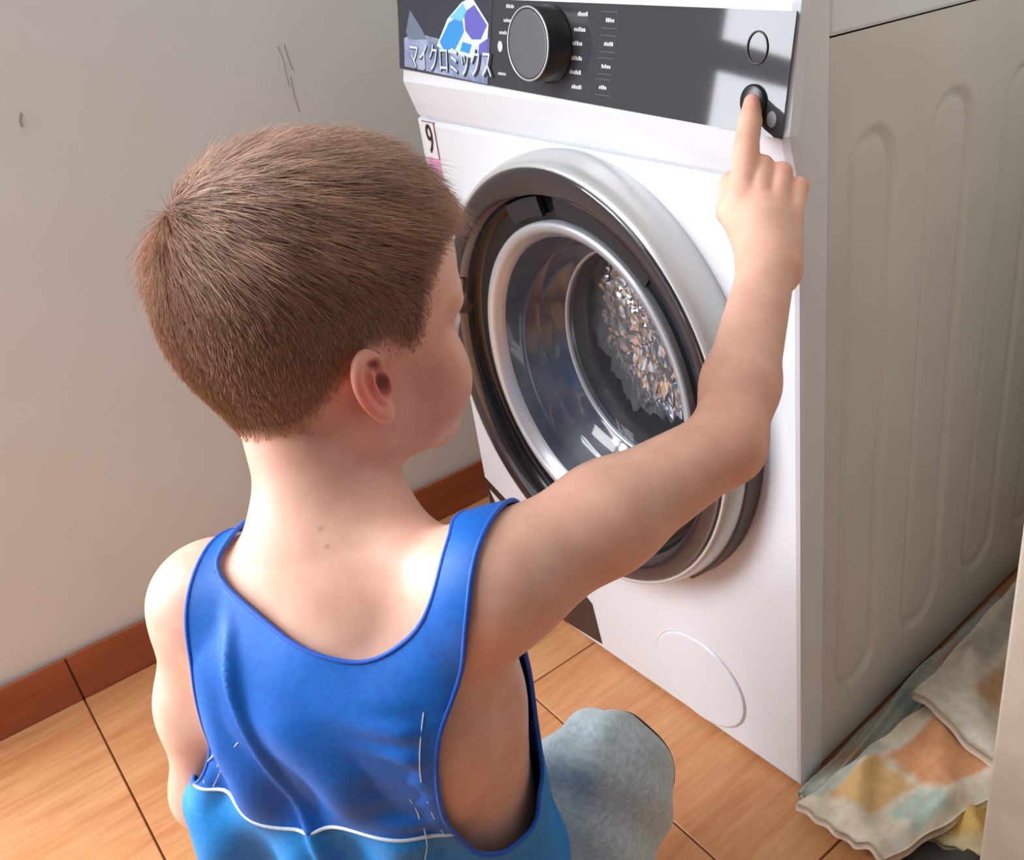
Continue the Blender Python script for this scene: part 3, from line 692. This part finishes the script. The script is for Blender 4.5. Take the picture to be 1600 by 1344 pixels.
towel('cloth',[(.735,.03),(.825,.06),(.825,.20),(.745,.20)],.014,.014,8,'crumpled multicoloured cloth with a turquoise patch beside the cream wall end',MC3,36,.010,edge=.0012,base=(214,200,160),prints=[(.1,.9,.08,.5,(228,188,100)),(.15,.6,.55,.8,(112,192,172)),(.6,.95,.5,.95,(226,150,90))])
towel('cloth',[(.622,-.035),(.738,-.032),(.800,.165),(.655,.185)],.030,.010,11,'folded cream cloth with orange and yellow patches at the washing machine corner',MC1,56,.012,fold=lambda u,v:.012*math.exp(-((u-.85)/.12)**2)+.010*v,edge=.0015,base=(236,226,208),prints=[(.12,.55,.16,.50,(236,190,122)),(.18,.80,.54,.98,(230,158,104)),(.62,.95,.25,.50,(190,214,204)),(.0,.1,.1,.6,(196,208,200))])
towel('cloth',[(.645,.170),(.822,.125),(.824,.55),(.622,.55)],.044,.014,17,'rumpled cream cloth with tan patches lying farther back in the gap',MC2,60,.012,fold=lambda u,v:.018*math.exp(-(v/.14)**2)+.006*math.sin(u*9+v*5),edge=.0012,base=(228,219,204),prints=[(.30,.98,.18,.42,(206,158,112)),(.3,.98,.60,.95,(190,132,92)),(.05,.22,.3,.8,(180,176,168))])

# ---------------- the boy ----------------
def sm3(x,a,b):
    t=np.clip((x-a)/(b-a),0,1);return t*t*(3-2*t)
V,Q=surface(BODY,.0016);V=smooth(V,Q,1,.6);N=vnorm(V,Q)
person=mesh('person',V,Q[:, ::1],M_skin,None,True)
tag(person,'crouching boy with short light-brown hair and blue tank top pressing a washing machine button','person')
def l2(c): return np.array(lin(c)[:3])
def near(p,r,V=V): return np.exp(-((V-np.array(p))**2).sum(1)/(r*r))[:,None]
col=np.tile(l2((240,191,170)),(len(V),1))
def blend(w,c,V=V):
    global col
    col=col*(1-w)+l2(c)*w
for p in (H(.055,.045,-.055),H(-.055,.045,-.055)): blend(near(p,.03)*.55,(232,150,132))
for s in (-1,1):
    ec=HC+HB@A(s*.078,-.004,-.047);blend(near(ec,.022)*.85,(238,126,116));blend(near(HC+HB@A(s*.0735,.0045,-.046),.0062)*.95,(84,24,18));blend(near(HC+HB@A(s*.075,.001,-.034),.0040)*.8,(110,40,30))  # red ears; their hollows painted dark to stand in for shade
blend(near(H(0,.089,-.067),.010)*.8,(212,110,105));blend(near(EL,.035)*.35,(228,150,122));blend(near(LE,.035)*.4,(226,140,120))
for p in (A(0.5840,-0.0482,0.7817),A(0.5976,-0.0442,0.7682),A(0.6108,-0.0371,0.7632),A(0.6263,-0.0349,0.7530),A(0.6032,-0.0764,0.7533),A(0.6244,-0.0709,0.7481)): blend(near(p,.012)*.45,(226,140,118))
blend(near(A(0.5641,-0.0174,0.8060),.011)*.5,(232,140,124))
for p in (RK,LKN): blend(near(p,.05)*.3,(222,150,130))
for u,v,r in ((512,854,.0016),(500,826,.0009)): pass
for p in (A(0.6222,-0.4684,0.6509),A(0.6151,-0.4666,0.6593)): blend(near(p,.0013)*.55,(110,66,52))
# --- hair ---
LV=(V-HC)@HB
HP=[(.105,.042),(.088,.034),(.072,.028),(.054,.018),(.046,.000),(.043,-.020),(.037,-.034),(.026,-.036),(.014,-.028),(.004,-.026),(-.006,-.032),(-.014,-.048),(-.026,-.066),(-.040,-.080),(-.060,-.087),(-.14,-.084),(-.14,.15),(.105,.15)]
HP=crom(HP,4,True)
yz=LV[:,1:3];hm=poly_sd(HP,yz)
hm=np.where(LV[:,1]<-.03,np.minimum(np.maximum(hm,-.05),LV[:,2]+.080+.006*np.cos(LV[:,0]*60)),hm)
hm=np.where((LV[:,2]<-.12)|(np.abs(LV).max(1)>.13),-.05,hm)
ear=np.minimum(*[np.linalg.norm((LV-np.array([s*.083,-.004,-.048]))*np.array([1,1,.75]),axis=1) for s in (-1,1)])
hm=np.minimum(hm,np.where(np.abs(LV[:,0])>.070,ear-.0165,.1));hm=np.where((np.abs(LV[:,0])>.0738)&(LV[:,2]<-.018)&(np.abs(LV[:,1]+.004)<.036),-.05,hm)
blend((sm3(hm,-.004,.012)*.75)[:,None],(140,104,84))
a=person.data.color_attributes.new('tint','FLOAT_COLOR','POINT');a.data.foreach_set('color',np.c_[col,np.ones(len(V))].ravel())
m=hm>-.02;T3=tri(Q);T3=T3[m[T3].all(1)]
u_,inv=np.unique(T3,return_inverse=True);Vh=V[u_]+N[u_]*.0022*np.clip((hm[u_]+.002)/.012,0,1)[:,None];Th=inv.reshape(-1,3)
cv,ct,cb=clip(Vh,Th,hm[u_]-.008)
# strands
Tc=Th;A_,B_,C_=Vh[Tc[:,0]],Vh[Tc[:,1]],Vh[Tc[:,2]];ar=np.linalg.norm(np.cross(B_-A_,C_-A_),axis=1);hmu=hm[u_];Nu=N[u_]
rg=np.random.default_rng(7);NS=56000
ti=rg.choice(len(Tc),NS,p=ar/ar.sum());w=rg.dirichlet((1,1,1),NS)
rp=(Vh[Tc[ti]]*w[:,:,None]).sum(1);rn=(Nu[Tc[ti]]*w[:,:,None]).sum(1);rn/=np.linalg.norm(rn,axis=1,keepdims=True);rh=(hmu[Tc[ti]]*w).sum(1)
k=rg.uniform(size=NS)<np.clip((rh+.006)/.020,0,1)**1.3;rp,rn,rh=rp[k],rn[k],rh[k];NS=len(rp)
lp=(rp-HC)@HB
WH=np.array([-.03,-.07,.05])      # the whorl at the crown
dv=lp-WH;dist=np.linalg.norm(dv,axis=1)
fl_=dv/np.maximum(dist,1e-6)[:,None]
side_=sm3(-lp[:,2],-.035,.03)[:,None]
sw=np.cross(dv,np.array([0,-.5,.8]));sw/=np.maximum(np.linalg.norm(sw,axis=1,keepdims=True),1e-6)
fl_=fl_*(1-side_*.65)+np.array([0,-.12,-1])*side_*.8+sw*.35*np.exp(-dist/.03)[:,None]+np.array([0,.55,0])*(1-side_)*sm3(lp[:,1],-.05,.02)[:,None]
fl_=fl_@HB.T
tn=fl_-rn*(fl_*rn).sum(1)[:,None];tn/=np.maximum(np.linalg.norm(tn,axis=1,keepdims=True),1e-6)
tn+=rg.normal(0,.16,tn.shape);topw=sm3(lp[:,2],-.005,.045)
# clumping
cl=rg.choice(NS,650);cpos=rp[cl]
L_=(.0058+.019*topw)*rg.uniform(.75,1.2,NS)*np.clip(.35+rh/.022,.35,1)
fr=sm3(lp[:,1],.055,.085)*sm3(lp[:,2],.02,.05);L_*=1+.25*fr
lift=(.12+.01*topw)+rg.normal(0,.03,NS)+.0*np.exp(-(dist/.022)**2)
ts=np.linspace(0,1,5)
pts=[rp+ (tn*t+rn*(lift[:,None]*t-(lift*.75)[:,None]*t*t*topw[:,None]))*L_[:,None] for t in ts]
ci=np.empty(NS,int)
for s0 in range(0,NS,4000):
    ci[s0:s0+4000]=((rp[s0:s0+4000,None,:]-cpos[None])**2).sum(2).argmin(1)
tipc=pts[-1][cl][ci];f=(.45*topw)[:,None]
pts=[p+(tipc-pts[-1])*f*(t**1.6)*np.exp(-np.linalg.norm(tipc-pts[-1],axis=1)/.010)[:,None] for p,t in zip(pts,ts)]
bi=np.cross(tn,rn);bi/=np.maximum(np.linalg.norm(bi,axis=1,keepdims=True),1e-6);up_=np.cross(bi,tn);up_/=np.maximum(np.linalg.norm(up_,axis=1,keepdims=True),1e-6)
SV=[]
for p,r in zip(pts,(.00017,.00017,.00015,.00011,.00004)):
    for a3 in range(3):
        t=2*PI*a3/3;SV.append(p+(bi*math.cos(t)+up_*math.sin(t))*r)
SV=np.stack(SV,1).reshape(-1,3);base=np.arange(NS)[:,None]*15;FQ=[]
for i in range(4):
    for a3 in range(3): FQ.append(base+np.array([[i*3+a3,i*3+(a3+1)%3,(i+1)*3+(a3+1)%3,(i+1)*3+a3]]))
FQ=np.concatenate(FQ)
hair=mesh('hair',SV,FQ,M_hair,person,True)
tone=(.25+.5*rg.uniform(size=NS)[cl][ci]*topw+.5*rg.uniform(size=NS)*(1-.5*topw))[:,None];tone=np.clip((tone-.5)*1.5+.5,0,1);hc=l2((110,70,56))*(1-tone)+l2((206,162,138))*tone;bk_=sm3(-lp[:,1],.045,.085)[:,None]*.55;hc=hc*(1-bk_)+l2((202,160,132))*bk_
tp_=sm3(lp[:,2],.045,.078)[:,None]*.45;hc=hc*(1-tp_)+l2((206,176,158))*tp_  # highlight painted into the topmost strands' colour
gold=sm3(-lp[:,2],.02,.08)[:,None]*.7;hc=hc*(1-gold)+l2((196,156,120))*gold
HCc=np.repeat(hc,15,0);tipf=np.tile(np.repeat(np.array([.85,.92,1.0,1.08,1.12]),3),NS)[:,None];HCc=np.clip(HCc*tipf,0,1)
a=hair.data.color_attributes.new('tint','FLOAT_COLOR','POINT');a.data.foreach_set('color',np.c_[HCc,np.ones(len(HCc))].ravel())
mesh('scalp_hair',cv,ct,M_scalp,hair,True)
# brows, eyes, lashes
for s in (-1,1):
    bm=bmesh.new();bmesh.ops.create_uvsphere(bm,u_segments=24,v_segments=16,radius=.0105,matrix=Matrix.Translation(H(s*.030,.0725,-.034)));eye=bmo('eye',bm,M_eye,person,True)
    bm=bmesh.new();q=Matrix(((HB[0][0],HB[0][1],HB[0][2],0),(HB[1][0],HB[1][1],HB[1][2],0),(HB[2][0],HB[2][1],HB[2][2],0),(0,0,0,1)))
    bmesh.ops.create_uvsphere(bm,u_segments=20,v_segments=10,radius=.005,matrix=Matrix.Translation(H(s*.030,.0800,-.035))@q@Matrix.Diagonal((1,.55,1,1)));bmo('iris',bm,M_iris,eye,True)
    br_=[];
    for i in range(26):
        u=i/25;b=H(s*(.016+.030*u),0.0915-.014*u*u,-.016+.004*math.sin(u*PI));V_,F_=tube([b,b+HB@A(s*.004,.001,.0012)],[.0005,.0002],4);br_.append((V_,F_))
    mesh('eyebrow',*merge(br_),M_lash,person)
    br_=[]
    for i in range(16):
        u=i/15;b=H(s*(.020+.021*u),.0845-.006*u*u,-.0300);V_,F_=tube([b,b+HB@A(s*.001,.005,-.0005),b+HB@A(s*.0025,.0085,.003)],[.0003,.0003,.0001],4);br_.append((V_,F_))
    mesh('eyelashes',*merge(br_),M_lash,person)
nlp=A(0.5621,-0.0134,0.8087)
# --- tank top ---
TV,TQ=surface(TANK,.0022);TV=smooth(TV,TQ,3,.5);TN=vnorm(TV,TQ);TL=(TV-TC)@TB
s_,d_,h_=TL.T
BK=[(-.074,.075),(-.080,.045),(-.081,.028),(-.070,.018),(-.040,.008),(-.010,-.002),(.018,-.009),(.034,-.010),(.049,-.004),(.066,.012),(.079,.034),(.082,.052),(.080,.075),(.100,.075),(.100,.052),(.099,.028),(.091,-.003),(.083,-.025),(.074,-.051),(.069,-.085),(.066,-.130),(.072,-.158),(.086,-.172),(.30,-.172),(.30,-.60),(-.30,-.60),(-.30,-.132),(-.115,-.130),(-.098,-.112),(-.086,-.070),(-.083,-.025),(-.086,.003),(-.089,.028),(-.093,.050),(-.092,.075)]
BK=np.array(BK)
FR=np.array([(-.074,.075),(-.076,.03),(-.055,-.03),(0,-.05),(.055,-.03),(.074,.03),(.080,.075),(.100,.075),(.098,.03),(.092,-.02),(.090,-.08),(.094,-.14),(.104,-.170),(.30,-.172),(.30,-.60),(-.30,-.60),(-.30,-.128),(-.10,-.128),(-.088,-.09),(-.085,-.02),(-.090,.03),(-.092,.075)])
def roundp(P_): 
    i=[j for j in range(len(P_)) if abs(P_[j][0])<.2];a,b=i[0],i[-1]
    out=[];cuts=[j for j in range(len(P_)) if abs(P_[j][0])>.2]
    return np.concatenate([crom(P_[:cuts[0]],5),P_[cuts],crom(P_[cuts[-1]+1:],5)])
sh=np.stack([s_,h_],1)
gb=poly_sd(roundp(BK),sh);gf=poly_sd(roundp(FR),sh);w=sm3(d_,-.012,.004)
g=gb*(1-w)+gf*w
g=np.minimum(g,h_+.335+.004*np.sin(s_*40))
# drapery
fd=FDR
SH=[ell(T(0,-.010,-.36),(.108,.094,.085),TB,k=.03),cone(HIPR,RK+A(0,0,.002),.080,.056,k=.03),ell(RK+fd*.014+A(0,0,-.002),(.056,.056,.058),k=.02),cone(HIPL,LKN,.074,.060,k=.03)]
fold=.0058*np.sin((s_*.86+h_*.55)*95+.9*np.sin(h_*22))*sm3(-h_,-.0,.10)+.0026*np.sin((s_*.9-h_*.5)*120+1.3)*sm3(-h_,.03,.16)
fold+=.0018*np.sin(h_*330+s_*60)*np.exp(-((s_-.055)/.022)**2)*sm3(-h_,.02,.05)*(1-sm3(-h_,.12,.17))
fold+=.006*np.exp(-((s_+.052+.28*(h_+.02))/.0045)**2)*sm3(-h_,-.02,.03)*(d_<0)
fold+=.010*sm3(-h_,.10,.22)*sm3(-s_,.05,.10)
fold*=1-.8*sm3(-h_,.22,.30)
TV2=TV+TN*(fold*sm3(g,.0,.02)+.0016)[:,None]
PIPE=lambda s:-.130+.004*np.sin(s*60+.4)+.06*np.maximum(-s-.02,0)-.02*np.maximum(s-.03,0)
db=evalp(TORSO+ARMR[:2]+ARML[:2],TV2.astype(f32));TV2=TV2+TN*np.clip(.003-db,0,.012)[:,None]
ds_=evalp(SH,TV2.astype(f32));TV2=TV2+TN*(np.clip(.0055-ds_,0,.03)*sm3(-h_,.22,.27))[:,None]
T3=tri(TQ)
V1,T1,b1=clip(TV2,T3,g)
def attr(vals,V0,T0,gg): return vals
L1=(V1-TC)@TB;gp=L1[:,2]-PIPE(L1[:,0])
VU,TU,bU=clip(V1,T1,gp);VLo,TLo,bL=clip(V1,T1,-gp)
def shell(name,V_,T_,mat,parent):
    o=mesh(name,V_,T_,mat,parent,True);md=o.modifiers.new('cloth thickness','SOLIDIFY');md.thickness=.0011;md.offset=1;return o
tank=shell('tank_top',VU,TU,M_royal,person);shell('lower_panel',VLo,TLo,M_sky,tank)
def chains(edges,V_,minlen=12):
    from collections import defaultdict
    nb=defaultdict(list)
    for a,b in edges: nb[a].append(b);nb[b].append(a)
    seen=set();out=[]
    starts=[k for k in nb if len(nb[k])==1]+list(nb)
    for s0 in starts:
        if s0 in seen: continue
        c=[s0];seen.add(s0);cur=s0
        while True:
            nx=[q for q in nb[cur] if q not in seen]
            if not nx: break
            cur=nx[0];seen.add(cur);c.append(cur)
        closed=s0 in nb[cur] and len(c)>3
        if len(c)>=minlen: out.append((V_[c],closed))
    return out
def resamp(P_,closed,step):
    P_=np.array(P_)
    if closed: P_=np.r_[P_,P_[:1]]
    d=np.r_[0,np.cumsum(np.linalg.norm(np.diff(P_,axis=0),axis=1))];n=max(4,int(d[-1]/step));t=np.linspace(0,d[-1],n,endpoint=not closed)
    R=np.stack([np.interp(t,d,P_[:,i]) for i in range(3)],1)
    for _ in range(2):
        if closed: R=(np.roll(R,1,0)+2*R+np.roll(R,-1,0))/4
        else: R[1:-1]=(R[:-2]+2*R[1:-1]+R[2:])/4
    return R
def binding(name,edges,V_,r,mat,parent,off=.0006):
    for c,cl_ in chains(edges,V_):
        R=resamp(c,cl_,.004);v_,f_=tube(R,r,8,cl_);mesh(name,v_,f_,mat,parent,True)
binding('edge_binding',b1,V1+vnorm(V1,T1)*.0005,.0016,M_bind,tank)
# white piping only round the seam of the lower panel
pe=[e for e in bU];binding('piping',pe,VU+vnorm(VU,TU)*.0012,.0012,M_pipe,tank)
# small white pleat stitches near both armholes
def on_tank(s,h):
    m=(d_<0)&(np.abs(s_-s)<.006)&(np.abs(h_-h)<.006);i=np.where(m)[0]
    j=i[np.argmin((s_[i]-s)**2+(h_[i]-h)**2)];return TV2[j]+TN[j]*.0010
for L in [[(-0.0546, -0.068), (-0.0712, -0.0882), (-0.0851, -0.1048), (-0.0936, -0.1211)], [(-0.0836, -0.0917), (-0.0957, -0.1079), (-0.0992, -0.12)], [(0.0507, -0.0966), (0.0522, -0.1103), (0.0511, -0.1224)], [(0.0536, -0.1227), (0.0517, -0.1368), (0.0474, -0.1528)], [(0.0612, -0.0969), (0.0605, -0.1111), (0.0613, -0.1328)], [(0.0679, -0.0333), (0.0657, -0.0483), (0.063, -0.0656), (0.0619, -0.0777)]]:
    L=[on_tank(*q) for q in L]
    v_,f_=tube(crom(L,4),.00045,5);mesh('stitching',v_,f_,M_pipe,tank)
# --- shorts ---
SV_,SQ=surface(SH,.0028);SV_=smooth(SV_,SQ,3,.5);SN=vnorm(SV_,SQ);SL=(SV_-TC)@TB
dR=(SV_-RK)@fd;dL=(SV_-LKN)@FDL
isR=(SL[:,0]>.02)
gs=np.where(SL[:,0]>0,.056-dR+.35*np.minimum(0,(SV_[:,2]-RK[2])),.034-dL+.25*np.minimum(0,(SV_[:,2]-LKN[2])))
gs=np.minimum(gs,-.27-SL[:,2]+1.2*np.maximum(0,SL[:,1]))
wr=.0018*np.sin(dR*130+SV_[:,2]*60)+.0014*np.sin(SL[:,0]*170+SV_[:,2]*90)
SV2=SV_+SN*wr[:,None]
v1,t1,e1=clip(SV2,tri(SQ),gs)
shorts=shell('shorts',v1,t1,M_short,person);binding('shorts_hem',e1,v1,.0026,M_navy,shorts)
